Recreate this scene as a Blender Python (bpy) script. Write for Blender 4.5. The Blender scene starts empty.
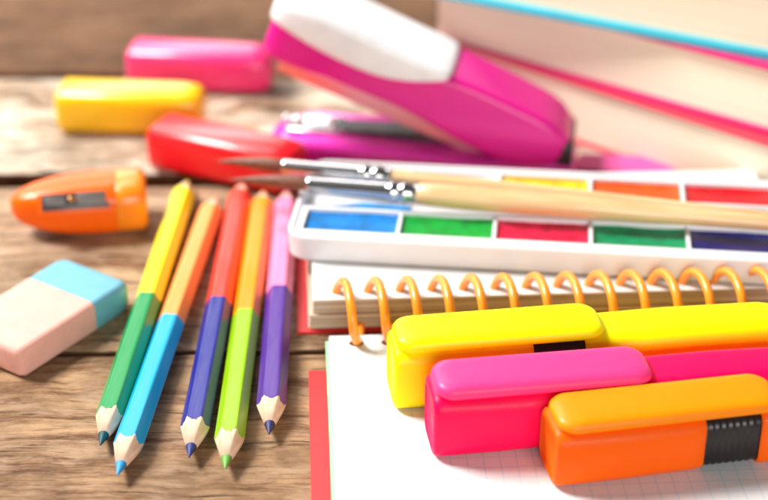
import bpy, bmesh, math, random
from mathutils import Vector, Matrix
R = math.radians
U = 0.01            # everything below is written in centimetres; meshes and places are stored in metres
random.seed(4)
S = bpy.context.scene
C = S.collection

# ------------------------------------------------------------------ camera
PITCH, CAM_H, FPX = R(30), 30.1, 1600.0
cd = bpy.data.cameras.new('camera'); cam = bpy.data.objects.new('camera', cd); C.objects.link(cam)
cam.location = (0, 0, CAM_H*U); cam.rotation_euler = (R(90)-PITCH, 0, 0)
cd.sensor_width = 36; cd.lens = 36*FPX/768; cd.clip_start = 0.01; cd.clip_end = 50
cd.dof.use_dof = True; cd.dof.focus_distance = 0.50; cd.dof.aperture_fstop = 6.2
S.camera = cam

# ------------------------------------------------------------------ light
w = bpy.data.worlds.new('World'); S.world = w; w.use_nodes = True
bg = w.node_tree.nodes['Background']; bg.inputs[0].default_value = (1, .97, .93, 1); bg.inputs[1].default_value = 0.08
def area(name, loc, target, sx, sy, power, col):
    l = bpy.data.lights.new(name, 'AREA'); l.shape = 'RECTANGLE'; l.size = sx; l.size_y = sy; l.energy = power; l.color = col
    o = bpy.data.objects.new(name, l); C.objects.link(o); o.location = loc
    o.rotation_euler = (Vector(target)-Vector(loc)).to_track_quat('-Z', 'Y').to_euler(); return o
area('window_light', (-1.12, .88, 1.32), (0, .50, 0), .5, .5, 46, (1, .965, .92))
area('back_window_light', (-0.45, 1.45, 1.15), (0, .5, 0), .9, .4, 6, (1, .965, .92))
area('low_window_light', (-0.75, 2.1, .62), (0, .6, 0), 1.5, .36, 7, (1, .97, .94))
area('soft_light', (0.25, -0.85, .42), (0, .5, 0), .9, .5, 9, (1, .965, .93))  # added fill from the camera side, brightens the front faces
S.view_settings.view_transform = 'Standard'; S.view_settings.look = 'None'; S.view_settings.exposure = 0.50; S.view_settings.gamma = 1

# ------------------------------------------------------------------ helpers
def at(u, v, z=0.0):
    """where the sight line through pixel (u, v) of the 768x500 photograph meets the level z (cm)"""
    t = (v-250)/FPX
    zc = (CAM_H-z)/(math.sin(PITCH)+t*math.cos(PITCH))
    return Vector(((u-384)/FPX*zc, zc*(math.cos(PITCH)-t*math.sin(PITCH)), z))

def obj(name, bm, mat, parent=None, bevel=0, seg=3, smooth=True, angle=35, subsurf=0):
    bmesh.ops.recalc_face_normals(bm, faces=bm.faces[:])
    me = bpy.data.meshes.new(name)
    for v in bm.verts: v.co *= U
    bm.to_mesh(me); bm.free()
    if smooth:
        for p in me.polygons: p.use_smooth = True
        me.set_sharp_from_angle(angle=R(angle))
    for m in (mat if isinstance(mat, (list, tuple)) else [mat]): me.materials.append(m)
    o = bpy.data.objects.new(name, me); C.objects.link(o)
    if parent: o.parent = parent
    if bevel:
        b = o.modifiers.new('bevel', 'BEVEL'); b.width = bevel*U; b.segments = seg; b.limit_method = 'ANGLE'; b.angle_limit = R(40)
        b.harden_normals = True
    if subsurf:
        s = o.modifiers.new('sub', 'SUBSURF'); s.levels = s.render_levels = subsurf
    return o
def thing(name, label, cat, loc, rotz=0, group=None):
    o = bpy.data.objects.new(name, None); C.objects.link(o); o.empty_display_size = .01
    o.location = Vector(loc)*U; o.rotation_euler = (0, 0, rotz); tag(o, label, cat, group); return o
def tag(o, label, cat, group=None):
    o['label'] = label; o['category'] = cat
    if group: o['group'] = group
def box(bm, x0, x1, y0, y1, z0, z1, bev=0, seg=3):
    r = bmesh.ops.create_cube(bm, size=1)
    vs = r['verts']
    for v in vs:
        v.co = Vector(((x0+x1)/2+v.co.x*(x1-x0), (y0+y1)/2+v.co.y*(y1-y0), (z0+z1)/2+v.co.z*(z1-z0)))
    if bev:
        es = list({e for v in vs for e in v.link_edges})
        bmesh.ops.bevel(bm, geom=es, offset=bev, segments=seg, profile=.5, affect='EDGES')
def loft(bm, rings, cap=True, closed=False):
    R_ = [[bm.verts.new(p) for p in ring] for ring in rings]
    n = len(R_[0]); fs = []
    last = len(R_) if closed else len(R_)-1
    for i in range(last):
        a, b = R_[i], R_[(i+1) % len(R_)]
        for k in range(n):
            fs.append(bm.faces.new((a[k], a[(k+1) % n], b[(k+1) % n], b[k])))
    if cap and not closed:
        bm.faces.new(R_[0][::-1]); bm.faces.new(R_[-1])
    return fs
def rrect(w, h, r, n=6):
    """rounded rectangle outline centred on 0, as (a, b) pairs"""
    r = min(r, w/2-1e-4, h/2-1e-4); out = []
    for cx, cy, a0 in ((w/2-r, h/2-r, 0), (-w/2+r, h/2-r, 90), (-w/2+r, -h/2+r, 180), (w/2-r, -h/2+r, 270)):
        for k in range(n+1):
            a = R(a0+90*k/n); out.append((cx+r*math.cos(a), cy+r*math.sin(a)))
    return out
def bar(bm, xs, z0=0):
    """rounded bar along x.  xs: list of (x, width, height, corner radius, centre z)"""
    loft(bm, [[(x, a, zc+b) for a, b in rrect(wd, ht, r)] for x, wd, ht, r, zc in xs])
def lathe(bm, prof, n=28):
    loft(bm, [[(x, r*math.cos(2*math.pi*k/n), r*math.sin(2*math.pi*k/n)) for k in range(n)] for x, r in prof])
def tube(bm, pts, r, n=10):
    rings = []; pts = [Vector(p) for p in pts]
    for i, p in enumerate(pts):
        t = (pts[min(i+1, len(pts)-1)]-pts[max(i-1, 0)]).normalized()
        s = Vector((1, 0, 0)); s = (s-t*s.dot(t)).normalized(); q = t.cross(s)
        rr = r[i] if isinstance(r, list) else r
        rings.append([p+s*rr*math.cos(2*math.pi*k/n)+q*rr*math.sin(2*math.pi*k/n) for k in range(n)])
    loft(bm, rings)
def extrude_profile(bm, pts, y0, y1):
    a = [bm.verts.new((x, y0, z)) for x, z in pts]; b = [bm.verts.new((x, y1, z)) for x, z in pts]
    n = len(pts); bm.faces.new(a); bm.faces.new(b[::-1])
    for k in range(n): bm.faces.new((a[k], b[k], b[(k+1) % n], a[(k+1) % n]))
def sheet(bm, pts, z0, z1):
    a = [bm.verts.new((x, y, z0)) for x, y in pts]; b = [bm.verts.new((x, y, z1)) for x, y in pts]
    n = len(pts); bm.faces.new(a[::-1]); bm.faces.new(b)
    for k in range(n): bm.faces.new((a[k], a[(k+1) % n], b[(k+1) % n], b[k]))

# ------------------------------------------------------------------ materials
class NT:
    def __init__(s, name):
        s.m = bpy.data.materials.new(name); s.m.use_nodes = True; s.t = s.m.node_tree; s.p = s.t.nodes['Principled BSDF']
    def n(s, typ, **kw):
        d = s.t.nodes.new(typ)
        for k, v in kw.items(): setattr(d, k, v)
        return d
    def l(s, a, b): s.t.links.new(a, b)
    def math(s, op, a, b=None, c=None):
        d = s.n('ShaderNodeMath', operation=op)
        for i, v in enumerate((a, b, c)):
            if v is None: continue
            if isinstance(v, (int, float)): d.inputs[i].default_value = v
            else: s.l(v, d.inputs[i])
        return d.outputs[0]
    def coord(s, scale=(100, 100, 100), loc=(0, 0, 0)):
        tc = s.n('ShaderNodeTexCoord'); mp = s.n('ShaderNodeMapping'); s.l(tc.outputs['Object'], mp.inputs[0])
        mp.inputs['Scale'].default_value = scale; mp.inputs['Location'].default_value = loc; return mp.outputs[0]
    def noise(s, vec, scale=1, detail=4, rough=.55, dist=0):
        d = s.n('ShaderNodeTexNoise'); d.inputs['Scale'].default_value = scale; d.inputs['Detail'].default_value = detail
        d.inputs['Roughness'].default_value = rough; d.inputs['Distortion'].default_value = dist; s.l(vec, d.inputs['Vector']); return d.outputs['Fac']
    def ramp(s, fac, stops):
        d = s.n('ShaderNodeValToRGB'); s.l(fac, d.inputs[0]); e = d.color_ramp.elements
        while len(e) < len(stops): e.new(.5)
        for q, (p, c) in zip(e, stops):
            q.position = p; q.color = (*c, 1) if len(c) == 3 else c
        return d.outputs[0]
    def mix(s, fac, a, b, typ='MIX'):
        d = s.n('ShaderNodeMix', data_type='RGBA', blend_type=typ)
        for i, v in ((0, fac), (6, a), (7, b)):
            if isinstance(v, (int, float)): d.inputs[i].default_value = v
            elif isinstance(v, tuple): d.inputs[i].default_value = (*v, 1)
            else: s.l(v, d.inputs[i])
        return d.outputs[2]
    def bump(s, h, strength=.3, dist=.0005):
        d = s.n('ShaderNodeBump'); d.inputs['Strength'].default_value = strength; d.inputs['Distance'].default_value = dist
        s.l(h, d.inputs['Height']); s.l(d.outputs[0], s.p.inputs['Normal'])
def setp(p, rough=.4, metal=0, coat=0, sss=0, spec=.5, sssr=(1, 1, 1), crough=.08):
    p.inputs['Roughness'].default_value = rough; p.inputs['Metallic'].default_value = metal
    p.inputs['Coat Weight'].default_value = coat; p.inputs['Coat Roughness'].default_value = crough
    p.inputs['Specular IOR Level'].default_value = spec
    if sss:
        p.inputs['Subsurface Weight'].default_value = sss; p.inputs['Subsurface Scale'].default_value = .006
        p.inputs['Subsurface Radius'].default_value = sssr
def mat(name, col, rough=.4, metal=0, coat=0, sss=0, var=.05, spec=.5, bumpy=0, vs=1.2, crough=.08):
    t = NT(name); setp(t.p, rough, metal, coat, sss, spec, tuple(max(.15, c) for c in col), crough)
    co = t.coord(); n = t.noise(co, vs, 4)
    dark = tuple(c*(1-var) for c in col); lite = tuple(min(1, c*(1+var)) for c in col)
    t.l(t.ramp(n, [(.3, dark), (.7, lite)]), t.p.inputs['Base Color'])
    r = t.math('MULTIPLY_ADD', t.noise(co, vs*3, 5), rough*.35, rough*.82); t.l(r, t.p.inputs['Roughness'])
    if bumpy: t.bump(t.noise(co, 9, 5), bumpy, .0004)
    return t.m

def wood(name, seed, dark, mid, lite, rough=.42, warp=.5, ck0=.655, knots=0):
    t = NT(name); setp(t.p, rough, spec=.32)
    base = t.coord((100, 100, 100), (seed*37.1, seed*11.3, 0))
    w1 = t.noise(base, .09, 3); w2 = t.noise(base, .3, 2)
    sep = t.n('ShaderNodeSeparateXYZ'); t.l(base, sep.inputs[0])
    y = t.math('ADD', sep.outputs[1], t.math('MULTIPLY', t.math('SUBTRACT', w1, .5), 14*warp))
    y = t.math('ADD', y, t.math('MULTIPLY', t.math('SUBTRACT', w2, .5), 3*warp))
    def strand(fx, fy):
        c = t.n('ShaderNodeCombineXYZ'); t.l(t.math('MULTIPLY', sep.outputs[0], fx), c.inputs[0]); t.l(t.math('MULTIPLY', y, fy), c.inputs[1]); return c.outputs[0]
    broad = t.noise(strand(.07, .75), 1, 5, .6)
    med = t.noise(strand(.34, 4.6), 1, 7, .7)
    fine = t.noise(strand(1.5, 13), 1, 6, .75)
    crack = t.noise(strand(.10, 2.6), 1, 5, .65, .1)
    hair = t.noise(strand(3.2, 30), 1, 4, .7); blotch = t.noise(base, .35, 6, .6); worn = t.noise(strand(.35, 1.3), 1, 6, .7)
    g = t.math('ADD', t.math('MULTIPLY', broad, .42), t.math('ADD', t.math('MULTIPLY', med, .34), t.math('ADD', t.math('MULTIPLY', fine, .24), t.math('MULTIPLY', hair, .12))))
    col = t.ramp(g, [(.41, dark), (.50, mid), (.58, lite), (.68, tuple(min(1, c*1.25) for c in lite))])
    col = t.mix(t.math('MULTIPLY', t.ramp(blotch, [(.40, (0, 0, 0)), (.62, (1, 1, 1))]), .62), col, tuple(c*.45 for c in mid), 'MIX')
    ck = t.ramp(crack, [(ck0, (0, 0, 0)), (ck0+.04, (1, 1, 1))])
    col = t.mix(t.math('MULTIPLY', ck, .85), col, (.035, .016, .008))
    col = t.mix(t.math('MULTIPLY', t.ramp(worn, [(.50, (0, 0, 0)), (.62, (1, 1, 1))]), .65), col, tuple(min(1, .25*sum(lite)/3+.85*c) for c in lite))
    pore = t.ramp(fine, [(.30, (1, 1, 1)), (.40, (0, 0, 0))])
    col = t.mix(t.math('MULTIPLY', pore, .55), col, tuple(c*.5 for c in dark))
    t.l(col, t.p.inputs['Base Color'])
    t.l(t.math('MULTIPLY_ADD', med, .3, rough-.12), t.p.inputs['Roughness'])
    h = t.math('SUBTRACT', t.math('ADD', t.math('MULTIPLY', med, .8), t.math('ADD', t.math('MULTIPLY', fine, .6), t.math('MULTIPLY', hair, .25))), t.math('MULTIPLY', ck, .9))
    t.bump(h, 1.0, .0013)
    return t.m

def pencil_mat(name, back, front, split, jag=0):
    """lacquer in two colours; the change of colour is printed across the middle of the shaft"""
    t = NT(name); setp(t.p, .34, coat=.10, crough=.15, spec=.3)
    tc = t.n('ShaderNodeTexCoord'); sep = t.n('ShaderNodeSeparateXYZ'); t.l(tc.outputs['Object'], sep.inputs[0])
    f = t.math('GREATER_THAN', sep.outputs[0], split*U)
    n = t.noise(t.coord((30, 300, 300)), 1, 5)
    c = t.mix(f, front, back)
    c = t.mix(t.math('MULTIPLY', t.ramp(n, [(.45, (0, 0, 0)), (.8, (1, 1, 1))]), .07), c, (.9, .85, .8))
    t.l(c, t.p.inputs['Base Color'])
    t.l(t.math('MULTIPLY_ADD', n, .25, .18), t.p.inputs['Roughness']); t.bump(n, .12, .0003)
    return t.m
def paper_mat(name, grid=True, col=(.71, .72, .72)):
    t = NT(name); setp(t.p, .65, spec=.3)
    co = t.coord(); n = t.noise(co, .5, 5)
    c = t.ramp(n, [(.3, tuple(x*.97 for x in col)), (.7, col)])
    if grid:
        sep = t.n('ShaderNodeSeparateXYZ'); t.l(co, sep.inputs[0]); lines = []
        for i in (0, 1):
            fr = t.math('FRACT', t.math('MULTIPLY', sep.outputs[i], 2.0))
            lines.append(t.math('LESS_THAN', fr, .07))
        g = t.math('MAXIMUM', lines[0], lines[1])
        c = t.mix(t.math('MULTIPLY', g, .55), c, (.33, .56, .66))
    t.l(c, t.p.inputs['Base Color']); t.bump(t.noise(co, 14, 4), .08, .0003); return t.m
def edge_mat(name, a, b, freq=14):
    """stacked sheets seen on edge"""
    t = NT(name); setp(t.p, .75, spec=.2); co = t.coord((3, 3, 100*freq))
    n = t.noise(co, 1, 3, .6); t.l(t.ramp(n, [(.38, a), (.6, b)]), t.p.inputs['Base Color']); t.bump(n, .4, .0003); return t.m

M = {}
M['paper'] = paper_mat('grid_paper'); M['plain'] = paper_mat('plain_paper', False)
M['page_edge'] = edge_mat('notebook_page_edges', (.33, .24, .17), (.72, .62, .50))
M['book_edge'] = edge_mat('book_page_edges', (.80, .70, .53), (.90, .82, .66), 22)
M['red_card'] = mat('red_card', (.58, .018, .02), .5, spec=.3)
M['green_paper'] = mat('pale_green_paper', (.35, .80, .38), .6)
M['coil'] = mat('orange_coil', (.95, .31, .02), .3, coat=.3, sss=.1)
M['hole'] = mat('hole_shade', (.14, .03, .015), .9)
M['white_plastic'] = mat('white_plastic', (.78, .79, .83), .32, coat=.2, sss=.1, var=.012)
M['black'] = mat('black_plastic', (.012, .011, .012), .35, var=.3)
M['steel'] = mat('steel', (.72, .72, .74), .22, metal=1, var=.1)
M['dark_steel'] = mat('dark_steel', (.10, .095, .095), .42, metal=.9, var=.2)

# ------------------------------------------------------------------ table top (boards with real gaps)
bm = bmesh.new()
wm = [wood('old_wood_near', 1, (.030, .010, .004), (.20, .085, .032), (.56, .34, .18), .5, .16, .62),
      wood('old_wood_middle', 2.3, (.055, .020, .008), (.28, .135, .06), (.64, .44, .27), .42, .22, .62),
      wood('old_wood_far', 3.7, (.16, .055, .018), (.46, .25, .12), (.84, .72, .56), .38, .7, .60),
      wood('old_wood_dark', 5.2, (.05, .018, .007), (.15, .065, .026), (.24, .12, .058), .75, .3), mat('weathered_board_side', (.11, .05, .024), .9, var=.5, vs=2, spec=.1, bumpy=.5)]  # last one: board sides coloured dark so the gaps read as shaded
def plank(x0, x1, y0, y1, mi, top=0.0):
    n = 90; f0 = len(bm.faces)
    rings = []
    for i in range(n+1):
        x = x0+(x1-x0)*i/n
        a = y0+.07*math.sin(x*.31+y0)+.04*math.sin(x*1.1+y0*2)+random.uniform(-.015, .015)
        b = y1+.07*math.sin(x*.27+y1*1.7)+.04*math.sin(x*.9+y1)+random.uniform(-.015, .015)
        rings.append([(x, a, top-2.2), (x, a, top-.16), (x, a+.05, top-.05), (x, a+.17, top), (x, b-.17, top), (x, b-.05, top-.05), (x, b, top-.16), (x, b, top-2.2)])
    loft(bm, rings); bm.faces.ensure_lookup_table()
    for f in bm.faces[f0:]: f.material_index = mi if f.calc_center_median().z > top-.04 else 4
plank(-70, 70, 15, 45.15, 0); plank(-70, 70, 45.35, 57.35, 1); plank(-70, 70, 58.45, 68.1, 2); plank(-70, 70, 68.6, 84, 3); plank(-70, 70, 84.4, 130, 3)
t_ = obj('table_top', bm, wm, angle=50); t_['kind'] = 'structure'
bm = bmesh.new(); box(bm, -75, 75, 10, 135, -3.2, -2.3); t_ = obj('ground', bm, mat('underside_dark', (.03, .018, .012), .9)); t_['kind'] = 'structure'

# ------------------------------------------------------------------ open spiral notebook
NA = R(3.0); NO = Vector((-1.87, 45.6, 0))
nb = thing('spiral_notebook', 'open spiral notebook with orange coil, white grid pages and red cover, under the highlighters', 'notebook', NO, NA)
NW = 17.0
bm = bmesh.new(); box(bm, -.72, NW+.3, -10.3, -1.62, 0.0, .11, .02, 2); o = obj('cover', bm, M['red_card'], nb); o['label'] = 'red cover sticking out under the near grid page'
bm = bmesh.new(); box(bm, -1.1, NW+.4, .74, 10.3, 0.0, .11, .02, 2); obj('cover', bm, M['red_card'], nb)
bm = bmesh.new()
box(bm, -.12, NW, -10.1, -.06, .13, .22); obj('page', bm, M['green_paper'], nb)['label'] = 'pale green page edge under the near white page'
bm = bmesh.new(); box(bm, 0, NW, -10.1, 0, .235, .40, .01, 1); obj('page', bm, M['paper'], nb)
bm = bmesh.new()
for i in range(16):
    z = .14+i*.034; j = random.uniform(-.03, .03)
    box(bm, -.66+j, NW+j, .88+j*.6, 10, z, z+.031)
obj('page_block', bm, M['page_edge'], nb)
bm = bmesh.new()
for i in range(15):
    z = .70+i*.034; j = random.uniform(-.025, .025)
    box(bm, -.50+j, NW+j, 1.0+j*.6, 9.9, z, z+.031)
obj('page_block', bm, M['page_edge'], nb)
bm = bmesh.new(); box(bm, -.52, NW, .95, 9.9, 1.215, 1.26, .008, 1); obj('page', bm, M['plain'], nb)
bm = bmesh.new(); box(bm, -.52, NW+.05, 1.0, 9.9, .685, .697); obj('divider_sheet', bm, mat('dark_divider', (.30, .05, .03), .6), nb)
bm = bmesh.new()     # the coil, one long wire: front -> top -> rear -> under
PIT = 1.095; u0 = .86; pts = []
NL = 16; seg = 40
for i in range(int((NL+.45)*seg)+1):
    A = -.1+2*math.pi*i/seg; e = 2/2.1
    c_, s_ = math.cos(A), math.sin(A); e = 2/4.5 if c_ > 0 and s_ < 0 else e
    pts.append((u0+PIT*i/seg-.62+.12*max(0, math.sin(A)), .32+1.14*math.copysign(abs(math.cos(A))**e, math.cos(A)), max(.18, 1.16+.96*math.copysign(abs(math.sin(A))**e, math.sin(A)))))
tube(bm, pts, .155, 12); obj('spiral_binding', bm, M['coil'], nb, angle=60)
for k in range(16):
    bm = bmesh.new(); x = u0+PIT*k
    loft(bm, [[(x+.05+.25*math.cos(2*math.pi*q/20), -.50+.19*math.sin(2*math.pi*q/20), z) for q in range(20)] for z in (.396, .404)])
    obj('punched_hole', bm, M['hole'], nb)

# ------------------------------------------------------------------ books
def book(label, corner, ang, L, D, z0, z1, cover, pages_back=.25, ct=.12):
    b = thing('book', label, 'book', (corner[0], corner[1], z0), R(ang), 'books stacked behind the paint box')
    bm = bmesh.new(); box(bm, .3, L-.3, pages_back, D-.3, ct, z1-z0-ct); obj('page_block', bm, M['book_edge'], b)
    for a, c in ((.0, ct), (z1-z0-ct, z1-z0-.005)):
        bm = bmesh.new(); box(bm, 0, L, 0, D, a+.003, c-.003, .03, 2); obj('cover', bm, cover, b)
    bm = bmesh.new(); box(bm, .05, L-.05, D-.02, D+.12, .02, z1-z0-.02, .04, 2); obj('spine', bm, cover, b)
    return b
book('bottom book of the stack, cream pages between coral red covers, resting on the wood', (2.7, 65.75), -40.2, 24, 16, .0, 2.75, mat('coral_cover', (.62, .025, .07), .35, coat=.3))
book('middle book of the stack, cream pages between magenta pink covers', (2.0, 66.0), -36.6, 23, 16, 2.75, 5.55, mat('magenta_cover', (.66, .02, .17), .35, coat=.3), ct=.19)
book('top book of the stack with turquoise blue cover under cream pages', (-0.3, 65.2), -28, 23, 16, 5.55, 9.2, mat('turquoise_cover', (.03, .50, .66), .35, coat=.3), ct=.32)
bm = bmesh.new(); a, b, c, d = at(572, 175), at(580, 160), at(668, 164), at(676, 182)
sheet(bm, [(p.x, p.y) for p in (a, d, c, b)], .02, .32)
o = obj('sticky_note_pad', bm, mat('pink_paper', (.80, .10, .38), .55), bevel=.02); tag(o, 'thin pink paper pad lying between the stapler hinge and the book stack', 'note pad')

# ------------------------------------------------------------------ stapler
p0, p1 = at(268, 150), at(575, 172)
sa = math.atan2(p1.y-p0.y, p1.x-p0.x); SL = (p1-p0).length
st = thing('stapler', 'magenta stapler with white grip, arm raised above its open base', 'stapler', p0, sa)
M['magenta'] = mat('magenta_plastic', (.70, .0, .25), .34, coat=.15, sss=.1)
M['magenta2'] = mat('bright_magenta_plastic', (.80, .03, .46), .26, coat=.5, sss=.1)
bm = bmesh.new()
prof = [(0, 1.5, .5), (.25, 2.3, .8), (.9, 3.0, 1.15), (2, 3.3, 1.3), (5, 3.3, 1.25), (9, 3.2, 1.0), (SL-1, 3.1, 1.1), (SL-.2, 2.8, 1.0), (SL, 2.3, .7)]
bar(bm, [(x, wd, h, .3, h/2) for x, wd, h in prof]); obj('base', bm, M['magenta2'], st, angle=50)
bm = bmesh.new()
bar(bm, [(x, wd, .22, .1, zc) for x, wd, zc in ((.9, 1.0, 1.28), (1.1, 1.5, 1.32), (3.2, 1.5, 1.34), (3.4, 1.0, 1.33))]); obj('anvil', bm, M['steel'], st)
bm = bmesh.new(); extrude_profile(bm, [(3.4, 1.1), (SL-2.4, 1.1), (SL-2.4, 1.9), (SL-4.5, 1.5), (3.4, 1.45)], -.55, .55); obj('base_channel', bm, M['dark_steel'], st, .06)
for x, y, r in ((1.35, -.1, .27), (2.75, -.25, .24), (.85, .1, .18)):
    bm = bmesh.new(); bmesh.ops.create_uvsphere(bm, u_segments=16, v_segments=10, radius=r)
    for v in bm.verts: v.co += Vector((x, y, 1.5))
    obj('rivet', bm, M['steel'], st)
# arm frame: pivot near the rear, tilted up towards the tip
TILT = R(20.5); px, pz = SL-1.5, 1.7
def tilt(bm):
    m = Matrix.Translation((px, 0, pz)) @ Matrix.Rotation(TILT, 4, 'Y') @ Matrix.Translation((-px, 0, -pz))
    bmesh.ops.transform(bm, matrix=m, verts=bm.verts[:]); return bm
bm = bmesh.new()     # arm: side height and width change along its length
def arm_sec(x, wd, zlo, zhi, r=.45): return (x, wd, zhi-zlo, r, (zhi+zlo)/2)
bar(bm, [arm_sec(-.35, 2.3, 1.2, 2.7, .3), arm_sec(-.15, 3.0, .85, 3.0, .35), arm_sec(.6, 3.4, .8, 3.1, .35), arm_sec(3, 3.4, 1.0, 3.0, .35), arm_sec(5.5, 3.4, 1.05, 2.95, .35),
         arm_sec(6.6, 3.4, .95, 3.1, .35), arm_sec(8.2, 3.35, .65, 3.2, .35), arm_sec(10.3, 3.2, .45, 3.0, .35), arm_sec(SL-1.4, 3.1, .5, 2.95, .4), arm_sec(SL-.6, 2.9, 1.1, 2.6, .5), arm_sec(SL-.2, 2.3, 1.5, 2.2, .3)])
obj('arm', tilt(bm), M['magenta'], st, angle=60, subsurf=1)
bm = bmesh.new()
bar(bm, [arm_sec(-.5, 2.2, 2.4, 3.0, .25), arm_sec(-.3, 3.1, 2.3, 3.3, .35), arm_sec(.6, 3.56, 2.15, 3.55, .4), arm_sec(2, 3.64, 1.95, 3.6, .4), arm_sec(3.6, 3.64, 1.85, 3.5, .4), arm_sec(5.0, 3.62, 2.0, 3.4, .35),
         arm_sec(6.1, 3.6, 2.45, 3.35, .3), arm_sec(6.9, 3.45, 2.85, 3.3, .2), arm_sec(7.1, 3.3, 3.05, 3.25, .08)])
obj('grip', tilt(bm), mat('white_grip', (.80, .80, .84), .35, coat=.2, sss=.1), st, angle=60, subsurf=1)
bm = bmesh.new(); extrude_profile(bm, [(.5, .1), (.5, 1.6), (SL-2, 1.3), (SL-2, -.1)], -.75, .75)
obj('magazine', tilt(bm), mat('rosy_steel', (.80, .36, .42), .3, metal=.8), st, .06)  # pink reflected by the magazine is put into its steel colour
bm = bmesh.new(); box(bm, SL-2.2, SL-.1, -1.35, 1.35, .8, 1.95, .2); obj('hinge', bm, M['black'], st)

# ------------------------------------------------------------------ three short markers at the back
def short_marker(label, a, b, col, wd=2.15, ht=1.95):
    A, B = Vector(a), Vector(b); L = (B-A).length
    g = thing('marker_pen', label, 'marker', (A.x, A.y, 0), math.atan2(B.y-A.y, B.x-A.x), 'marker pens lying at the back')
    m = mat('marker_plastic', col, .3, coat=.25, sss=.15)
    bm = bmesh.new()
    bar(bm, [(0, wd-.55, ht-.55, .3, ht/2), (.07, wd-.25, ht-.25, .4, ht/2), (.25, wd, ht, .5, ht/2), (L-.9, wd-.05, ht-.05, .55, ht/2), (L-.3, wd-.15, ht-.12, .6, ht/2), (L-.08, wd-.35, ht-.35, .6, ht/2), (L, wd-.7, ht-.7, .5, ht/2)])
    obj('barrel', bm, m, g, angle=60)
    bm = bmesh.new(); bar(bm, [(-.05, wd-.8, ht-.8, .25, ht/2), (.02, wd-.66, ht-.66, .3, ht/2)]); obj('end_plug', bm, m, g)
    return g
short_marker('stubby pink marker with a rounded end, lying farthest back behind the yellow one', at(131, 62, 1), at(272, 68, 1), (.85, .03, .20))
short_marker('stubby yellow marker lying between the pink and the red ones on pale wood', at(60, 104, 1), at(204, 108, 1), (.98, .55, .0))
short_marker('stubby red marker lying behind the coloured pencils beside the stapler tip', at(158, 139, 1), at(300, 169, 1), (.80, .008, .015))

# ------------------------------------------------------------------ paint box
TA = R(-6.0); TO = Vector((-3.5, 49.2, 1.265))
pb = thing('paint_box', 'long white plastic watercolour box with two rows of paint pans, on the notebook', 'paint box', TO, TA)
TL, TD, TH = 22.0, 6.1, 1.02
def plan(x0, x1, y0, y1, r, z, n=7): return [((x0+x1)/2+a, (y0+y1)/2+b, z) for a, b in rrect(x1-x0, y1-y0, r, n)]
bm = bmesh.new()
i0 = .22
loft(bm, [plan(.12, TL-.12, .12, TD-.12, .7, 0), plan(.03, TL-.03, .03, TD-.03, .75, .08), plan(0, TL, 0, TD, .8, .6), plan(0, TL, 0, TD, .8, TH-.07), plan(.06, TL-.06, .06, TD-.06, .76, TH),
          plan(i0-.05, TL-i0+.05, i0-.05, TD-i0+.05, .62, TH), plan(i0, TL-i0, i0, TD-i0, .6, TH-.05), plan(i0+.04, TL-i0-.04, i0+.04, TD-i0-.04, .58, .55)])
PITCHX = 3.42; y1a, y1b, y2a, y2b = .74, 2.32, 4.2, 5.72
zt = TH-.09
box(bm, .24, TL-.24, y1b, y1b+.16, .5, zt, .03, 2); box(bm, .24, TL-.24, y2a-.16, y2a, .5, zt, .03, 2)
box(bm, .24, TL-.24, .2, y1a, .5, zt-.004, .03, 2); box(bm, .24, TL-.24, y2b, TD-.2, .5, zt-.004, .03, 2)
for k in range(7):
    x = .5+PITCHX*k if k else .36
    if k == 0: box(bm, .2, .5, .5, 2.42, .5, zt-.006); box(bm, .2, .5, 4.1, 5.8, .5, zt-.006); continue
    box(bm, x-.07, x+.07, y1a-.1, y1b+.1, .5, zt-.008, .03, 2); box(bm, x-.07, x+.07, y2a-.1, y2b+.1, .5, zt-.008, .03, 2)
obj('tray', bm, M['white_plastic'], pb, angle=40)
bm = bmesh.new(); box(bm, .3, TL-.3, .3, TD-.3, .45, .56); obj('tray_floor', bm, M['white_plastic'], pb)
def paint(name, col): return mat(name, col, .4, coat=.25, var=.28, bumpy=.6, vs=2.2, crough=.25, spec=.35)
row1 = [('blue', (.0, .17, .50)), ('green', (.0, .31, .035)), ('crimson', (.62, .008, .055)), ('emerald', (.0, .26, .10)), ('navy', (.01, .01, .13)), ('black', (.02, .02, .02))]
row2 = [('yellow', (.92, .68, .02)), ('white', (.85, .83, .78)), ('golden yellow', (.98, .55, .0)), ('orange', (.88, .085, .0)), ('red', (.62, .0, .008)), ('brown', (.22, .08, .03))]
for row, ya, yb in ((row1, y1a, y1b), (row2, y2a, y2b)):
    for k, (nm, col) in enumerate(row):
        xa, xb = .5+PITCHX*k+.07, .5+PITCHX*(k+1)-.07
        bm = bmesh.new(); n = 14; vs = []
        for i in range(n+1):
            r_ = []
            for j in range(n+1):
                fx, fy = i/n, j/n; e = min(fx, 1-fx, fy, 1-fy)
                z = .70+.09*math.exp(-e*11)+.018*math.sin(fx*7+k)*math.sin(fy*5+k*2)+random.uniform(-.008, .008)
                r_.append(bm.verts.new((xa+(xb-xa)*fx, ya+(yb-ya)*fy, z)))
            vs.append(r_)
        for i in range(n):
            for j in range(n): bm.faces.new((vs[i][j], vs[i+1][j], vs[i+1][j+1], vs[i][j+1]))
        ex = bmesh.ops.extrude_face_region(bm, geom=bm.faces[:])
        for v in [g for g in ex['geom'] if isinstance(g, bmesh.types.BMVert)]: v.co.z = .57
        obj('paint_pan', bm, paint('paint_'+nm.replace(' ', '_'), col), pb, angle=60)['label'] = nm + ' watercolour pan'
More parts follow.
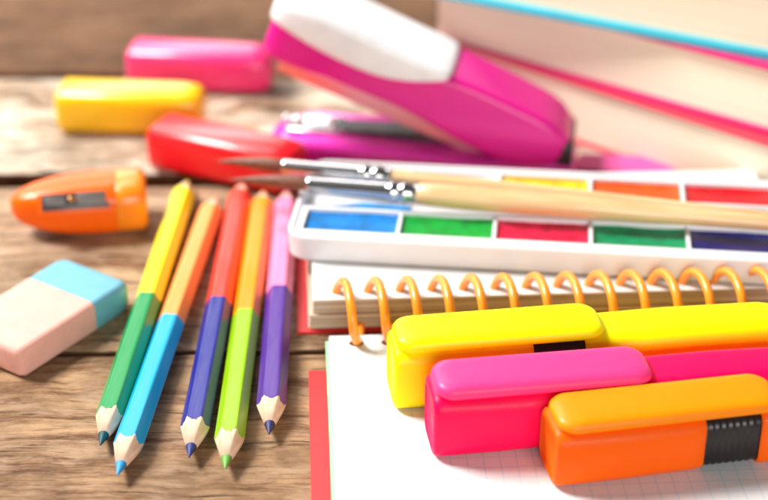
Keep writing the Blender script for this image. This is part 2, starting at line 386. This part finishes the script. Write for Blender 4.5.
bm = bmesh.new(); sheet(bm, [(.9, 2.6), (2.5, 2.55), (4.1, 2.62), (4.2, 3.4), (2.4, 3.5), (1.1, 3.1)], .56, .60); obj('paint_smear', bm, paint('paint_smear_blue', (.0, .28, .72)), pb)  # reflection of the blue pan, painted as a thin blue sheet in the trough

# ------------------------------------------------------------------ two brushes lying on the paint box
def wood_simple(name, a, b, s=1, rough=.35, coat=.4):
    t = NT(name); setp(t.p, rough, coat=coat); n = t.noise(t.coord((22*s, 260*s, 260*s)), 1, 5, .6)
    t.l(t.ramp(n, [(.3, a), (.7, b)]), t.p.inputs['Base Color']); t.bump(n, .15, .0003); return t.m
M['handle'] = wood_simple('varnished_handle', (.60, .33, .13), (.82, .58, .33))
M['pencil_wood'] = wood_simple('cedar', (.62, .38, .24), (.86, .66, .50), 1.6, .7, 0)
t = NT('brush_hair'); setp(t.p, .45); n = t.noise(t.coord((30, 3000, 3000)), 1, 4); t.l(t.ramp(n, [(.35, (.09, .022, .01)), (.7, (.30, .10, .05))]), t.p.inputs['Base Color']); t.bump(n, .8, .0003); M['hair'] = t.m
t = NT('aluminium'); setp(t.p, .2, metal=1); t.p.inputs['Base Color'].default_value = (.56, .57, .59, 1); t.bump(t.noise(t.coord((300, 40, 40)), 1, 4), .06, .0002); M['alu'] = t.m
def brush(label, tip, f0, far, z, hw):
    A, B = at(*f0, z), at(*far, z); d = (B-A).normalized(); T = at(*tip, z)
    hl = (T-A).length
    g = thing('paint_brush', label, 'paint brush', (A.x, A.y, z), math.atan2(d.y, d.x), 'brushes lying on the paint box')
    bm = bmesh.new(); lathe(bm, [(-hl*(1-q), r) for q, r in ((0, .01), (.08, .045), (.25, .12), (.5, .21), (.72, .27), (.9, .27), (1.0, .24))]+[(.2, .2)])
    for v in bm.verts:
        q = max(0, -v.co.x/hl); v.co.y += .05*math.sin(q*3); v.co.z -= .10*q*q
    obj('bristles', bm, M['hair'], g, angle=80)
    FL = 4.15
    prof = [(-.02, .24), (0, .27), (.1, .285), (FL-1.15, .33)]
    for c in (FL-.95, FL-.5): prof += [(c-.17, .335), (c-.1, .39), (c, .41), (c+.1, .39), (c+.17, .34)]
    prof += [(FL-.12, .35), (FL, .36), (FL+.01, .3)]
    bm = bmesh.new(); lathe(bm, prof); obj('ferrule', bm, M['alu'], g, angle=50)
    bm = bmesh.new(); HL = 17
    lathe(bm, [(FL-.1, .3), (FL, hw*.86), (FL+.6, hw*.95), (FL+2, hw), (FL+4, hw*.97), (FL+8, hw*.8), (FL+12, hw*.62), (FL+HL-.5, hw*.42), (FL+HL-.1, hw*.33), (FL+HL, .05)])
    obj('handle', bm, M['handle'], g, angle=60)
brush('farther paint brush on the paint box, pale handle, tip over the red marker', (213, 163), (283, 166), (768, 216), 2.72, .31)
brush('paint brush with tan wooden handle, the nearer one on the paint box', (226, 182), (307, 184), (768, 223), 2.74, .45)

# ------------------------------------------------------------------ sharpener
a, b = at(15, 231, 0), at(149, 224, 0)
sh = thing('pencil_sharpener', 'orange bullet shaped plastic pencil sharpener with steel blade window, behind the eraser', 'sharpener', ((a.x+b.x)/2, (a.y+b.y)/2, 0), math.atan2(b.y-a.y, b.x-a.x)+R(3))
SLN = (b-a).length; M['orange_t'] = mat('orange_plastic', (1.0, .13, .0), .34, coat=.15, sss=.25, crough=.2, spec=.3); M['amber_t'] = mat('amber_plastic', (.97, .25, .004), .3, coat=.3, sss=.3, crough=.25)
def ssec(x, wd, h, z, n=40, e=2.9):
    out = []
    for k in range(n):
        q = 2*math.pi*k/n; c_, s_ = math.cos(q), math.sin(q)
        out.append((x, wd/2*math.copysign(abs(c_)**(2/e), c_), z+h/2*math.copysign(abs(s_)**(2/e), s_)))
    return out
bm = bmesh.new(); H0 = 2.15; rings = []
for k in range(15):
    q = k/14; x = -SLN/2+(SLN-1.15)*q; q2 = min(1, (q+.015)/.86); f = (1-(1-q2)**2)**.5; f = f**1.25; x = -SLN/2+(SLN-1.15)*q**1.15
    rings.append(ssec(x, 2.45*f, H0*(.15+.85*f), H0/2+.1*(1-f)))
loft(bm, rings); obj('body', bm, M['orange_t'], sh, angle=60)
bm = bmesh.new(); X = SLN/2
loft(bm, [ssec(X-1.2, 2.3, 1.92, H0/2), ssec(X-1.18, 2.42, 2.0, H0/2), ssec(X-1.1, 2.5, 2.08, H0/2), ssec(X-.25, 2.42, 2.0, H0/2, e=3.4), ssec(X-.07, 2.25, 1.85, H0/2, e=3.4), ssec(X, 1.9, 1.5, H0/2, e=3.4)])
obj('cap', bm, M['amber_t'], sh, angle=60)
def face_plate(name, x0, x1, t0, t1, lift, m, parent=sh, thick=.12, bev=.03):
    """small plate lying on the sloping near side; t runs up the slope"""
    bm = bmesh.new(); box(bm, x0, x1, t0, t1, 0, thick, bev, 2)
    mt = Matrix.Translation((0, -1.0, H0*.74+lift)) @ Matrix.Rotation(R(52), 4, 'X')
    bmesh.ops.transform(bm, matrix=mt, verts=bm.verts[:]); return obj(name, bm, m, parent)
pl = face_plate('blade', -1.35, 1.15, -.28, .36, .05, M['dark_steel'])
face_plate('blade_window', -1.5, 1.3, -.36, .44, -.0, M['orange_t'])
face_plate('blade_plate', -.05, 1.05, -.18, .28, .12, mat('grey_steel', (.20, .18, .17), .5, metal=.6), pl)
face_plate('blade_plate', -1.25, -.45, -.14, .2, .12, mat('grey_steel', (.20, .18, .17), .5, metal=.6), pl)
bm = bmesh.new(); bmesh.ops.create_uvsphere(bm, u_segments=14, v_segments=8, radius=.14)
for v in bm.verts: v.co += Vector((-.25, -1.03, H0*.74+.2))
obj('screw', bm, mat('brass', (.5, .25, .1), .35, metal=.8), sh)

# ------------------------------------------------------------------ eraser
A_, B_, C_ = at(48, 262, 1.15), at(124, 285, 1.15), at(20, 352, 1.15)
ax = (B_-C_).normalized(); er_ang = math.atan2(ax.y, ax.x); EL = (B_-C_).length+.4; EW = 3.2
er = thing('eraser', 'slab eraser, pale pink with a light blue end, lying left of the pencils', 'eraser', (C_.x, C_.y, 0), er_ang)
def eraser_part(name, x0, x1, m, r0, r1):
    bm = bmesh.new(); xs = []
    b = .16
    if r0: xs += [(x0, EW-.5, .75, .15, .6), (x0+.05, EW-.25, .98, .2, .59), (x0+.2, EW-.04, 1.14, .22, .59)]
    else: xs += [(x0, EW, 1.18, .22, .59)]
    if r1: xs += [(x1-.55, EW, 1.18, .22, .59), (x1-.25, EW-.12, 1.12, .25, .58), (x1-.08, EW-.36, .95, .25, .56), (x1, EW-.7, .66, .2, .52)]
    else: xs += [(x1, EW, 1.18, .22, .59)]
    bar(bm, xs)
    for v in bm.verts: v.co.y += EW/2
    return obj(name, bm, m, er, angle=55)
def rubber(name, a): 
    t = NT(name); setp(t.p, .6, sss=.2, spec=.35, sssr=a); co = t.coord(); n = t.noise(co, 1.3, 8, .65); f = t.noise(co, 22, 3)
    t.l(t.ramp(n, [(.3, tuple(c*.88 for c in a)), (.62, a)]), t.p.inputs['Base Color']); 
    sm = t.noise(t.coord((40, 160, 100)), 1, 6, .7); bc = t.p.inputs['Base Color'].links[0].from_socket
    t.l(t.mix(t.math('MULTIPLY', t.ramp(sm, [(.56, (0, 0, 0)), (.74, (1, 1, 1))]), .3), bc, tuple(c*.55 for c in a)), t.p.inputs['Base Color'])
    t.bump(t.math('ADD', n, t.math('MULTIPLY', f, .4)), .35, .0006); return t.m
eraser_part('pink_rubber', 0, EL-1.9, rubber('pink_rubber', (.82, .43, .36)), True, False)
eraser_part('blue_rubber', EL-1.89, EL, rubber('blue_rubber', (.17, .45, .58)), False, True)

# ------------------------------------------------------------------ coloured pencils
HEXA = .42
def hexr(th):           # radius of a hexagon with a flat face on top
    q = (th-math.pi/2+math.pi/6) % (math.pi/3)-math.pi/6
    r = HEXA/math.cos(q); return min(r, .472)
def pencil(label, tip, rear, back, front, splitpx, lead_f, lead_b):
    z = HEXA; T, E = at(tip[0], tip[1]+4, z-.05), at(*rear, z); d = E-T; L = d.length
    spl = (at(*splitpx, z*2)-Vector((T.x, T.y, z*2))).length
    g = thing('coloured_pencil', label, 'pencil', (T.x, T.y, 0), math.atan2(d.y, d.x), 'two-ended coloured pencils')
    n = 72; ang = [2*math.pi*k/n for k in range(n)]; tanf, tanb = .29, .33
    ring = lambda x, f: [((x(t) if callable(x) else x), f(t)*math.cos(t), HEXA+f(t)*math.sin(t)) for t in ang]
    jit = [random.uniform(-.03, .03) for _ in ang]
    def fr(t): return hexr(t)
    lf, lb = .17, .16
    bm = bmesh.new()
    loft(bm, [ring(lambda t: fr(t)/tanf-.02+jit[round(t/(2*math.pi)*n) % n], lambda t: fr(t)-.012), ring(lambda t: fr(t)/tanf+.0+jit[round(t/(2*math.pi)*n) % n], fr), ring(4, fr), ring(L/2, fr), ring(L-3, fr), ring(lambda t: L-fr(t)/tanb-.0, fr), ring(lambda t: L-fr(t)/tanb+.02, lambda t: fr(t)-.012)], cap=False)
    obj('shaft', bm, pencil_mat('lacquer', back, front, spl), g, angle=25)
    bm = bmesh.new(); loft(bm, [ring(lf/tanf, lambda t: lf), ring(lambda t: fr(t)/tanf, lambda t: fr(t)-.004), ring(lambda t: fr(t)/tanf+.15, lambda t: fr(t)-.05)]); obj('sharpened_wood', bm, M['pencil_wood'], g, angle=80)
    bm = bmesh.new(); loft(bm, [ring(0.06, lambda t: .015), ring(.12, lambda t: .035), ring(lf/tanf+.0, lambda t: lf+.002), ring(lf/tanf+.08, lambda t: lf-.02)]); obj('lead', bm, mat('lead', lead_f, .5, var=.25), g, angle=80)
    bm = bmesh.new(); loft(bm, [ring(L-lb/tanb, lambda t: lb), ring(lambda t: L-fr(t)/tanb, lambda t: fr(t)-.004), ring(lambda t: L-fr(t)/tanb-.15, lambda t: fr(t)-.05)]); obj('sharpened_wood', bm, M['pencil_wood'], g, angle=80)
    bm = bmesh.new(); loft(bm, [ring(L-.12, lambda t: .04), ring(L-.2, lambda t: .08), ring(L-lb/tanb, lambda t: lb+.002), ring(L-lb/tanb-.08, lambda t: lb-.02)]); obj('lead', bm, mat('lead', lead_b, .5, var=.25), g, angle=80)
pencil('coloured pencil, yellow far half and green near half, first from the left', (100, 444), (188, 180), (.98, .80, .0), (.0, .28, .07), (151, 292), (.0, .06, .07), (.85, .6, .0))
pencil('coloured pencil, pale orange far half and bright blue near half', (117, 474), (216, 196), (.93, .33, .07), (.0, .39, .72), (177, 314), (.03, .28, .62), (.8, .3, .05))
pencil('coloured pencil, red far half and dark indigo blue near half', (189, 456), (243, 182), (.80, .05, .03), (.015, .02, .25), (213, 296), (.02, .03, .16), (.7, .04, .02))
pencil('coloured pencil, amber orange far half and lime green near half', (225, 468), (264, 190), (.96, .28, .0), (.27, .52, .0), (246, 308), (.14, .34, .06), (.8, .3, .0))
pencil('coloured pencil, pink far half and violet near half, next to the notebook', (269, 433), (287, 190), (.88, .24, .44), (.085, .025, .28), (277, 285), (.02, .02, .10), (.8, .2, .4))

# ------------------------------------------------------------------ highlighters on the notebook
def highlighter(label, loc, ang, col, col2, size=(1, 1, 1)):
    g = thing('highlighter', label, 'highlighter', (loc[0], loc[1], .403), R(ang), 'highlighters lying on the notebook')
    g.scale = size; m = mat('fluorescent_plastic', col, .45, coat=.05, sss=.2, var=.02, spec=.2); mc = mat('fluorescent_clip', col2, .42, coat=.05, sss=.2, var=.02, spec=.25)
    W, H = 1.92, 2.2; zc = H/2
    bm = bmesh.new()
    bar(bm, [(.07, W-.5, H-.6, .3, zc-.02), (.03, W-.42, H-.5, .32, zc-.02), (0, W-.34, H-.40, .33, zc-.02), (.03, W-.18, H-.22, .38, zc-.01), (.1, W-.05, H-.06, .44, zc), (.26, W, H, .5, zc), (2, W+.1, H, .55, zc), (4.1, W+.06, H, .6, zc), (4.34, W-.0, H-.04, .58, zc), (4.42, W-.12, H-.14, .42, zc), (4.36, W-.35, H-.35, .3, zc)])
    cap = obj('cap', bm, m, g, angle=50)
    bm = bmesh.new(); n = 34
    prof = [(4.2, 0)]
    secs = [(4.3, W-.3, H-.32, .35, zc-.02)]
    for k in range(n+1):
        x = 4.36+1.75*k/n; rd = .035*(1 if (k//2) % 2 else 0) if 4 < k < n-3 else .03
        secs.append((x, W-.2-rd, H-.22-rd, .42, zc-.02))
    secs.append((6.3, W-.3, H-.32, .35, zc-.02)); bar(bm, secs); obj('grip_section', bm, M['black'], g, angle=40)
    bm = bmesh.new()
    bar(bm, [(6.12, W-.3, H-.3, .35, zc), (6.08, W-.14, H-.16, .42, zc), (6.13, W-.03, H-.04, .45, zc), (6.3, W, H, .48, zc), (9, W+.05, H+.02, .5, zc+.01), (12.2, W, H-.05, .5, zc-.02), (12.6, W-.1, H-.15, .5, zc-.02), (12.75, W-.5, H-.5, .4, zc-.02)])
    obj('barrel', bm, m, g, angle=50)
    # clip: a thick rounded tongue along the top, joined to the cap near its closed end
    bm = bmesh.new(); cw = 1.8; x0, x1 = .1, 6.75
    def cl(inset, z, drop=0): return [(x, y, z-drop*max(0, x-5.4)**2) for x, y, _ in plan(x0+inset, x1-inset, -cw/2+inset, cw/2-inset, .55, 0, 10)]
    loft(bm, [cl(.14, 2.16), cl(.04, 2.19), cl(0, 2.27), cl(.01, 2.40, .03), cl(.06, 2.51, .04), cl(.16, 2.58, .05), cl(.3, 2.61, .06), cl(.5, 2.625, .06)])
    obj('clip', bm, mc, g, angle=55)
    bm = bmesh.new(); box(bm, .35, 2.2, -.55, .55, 2.0, 2.25, .04); obj('clip_root', bm, m, cap)
highlighter('yellow highlighter with capped end, farthest of the three on the notebook', (.20, 41.98), 8.2, (.98, .86, .0), (.95, .93, .0))
highlighter('pink highlighter lying between the yellow and the orange ones', (1.36, 39.5), 8.0, (.95, .0, .09), (.95, .05, .24))
highlighter('orange highlighter nearest the camera with its black ribbed grip showing', (4.83, 38.08), 10.5, (1.0, .125, .0), (.98, .27, .0), (1.035, 1, .90))

S.render.engine = 'CYCLES'
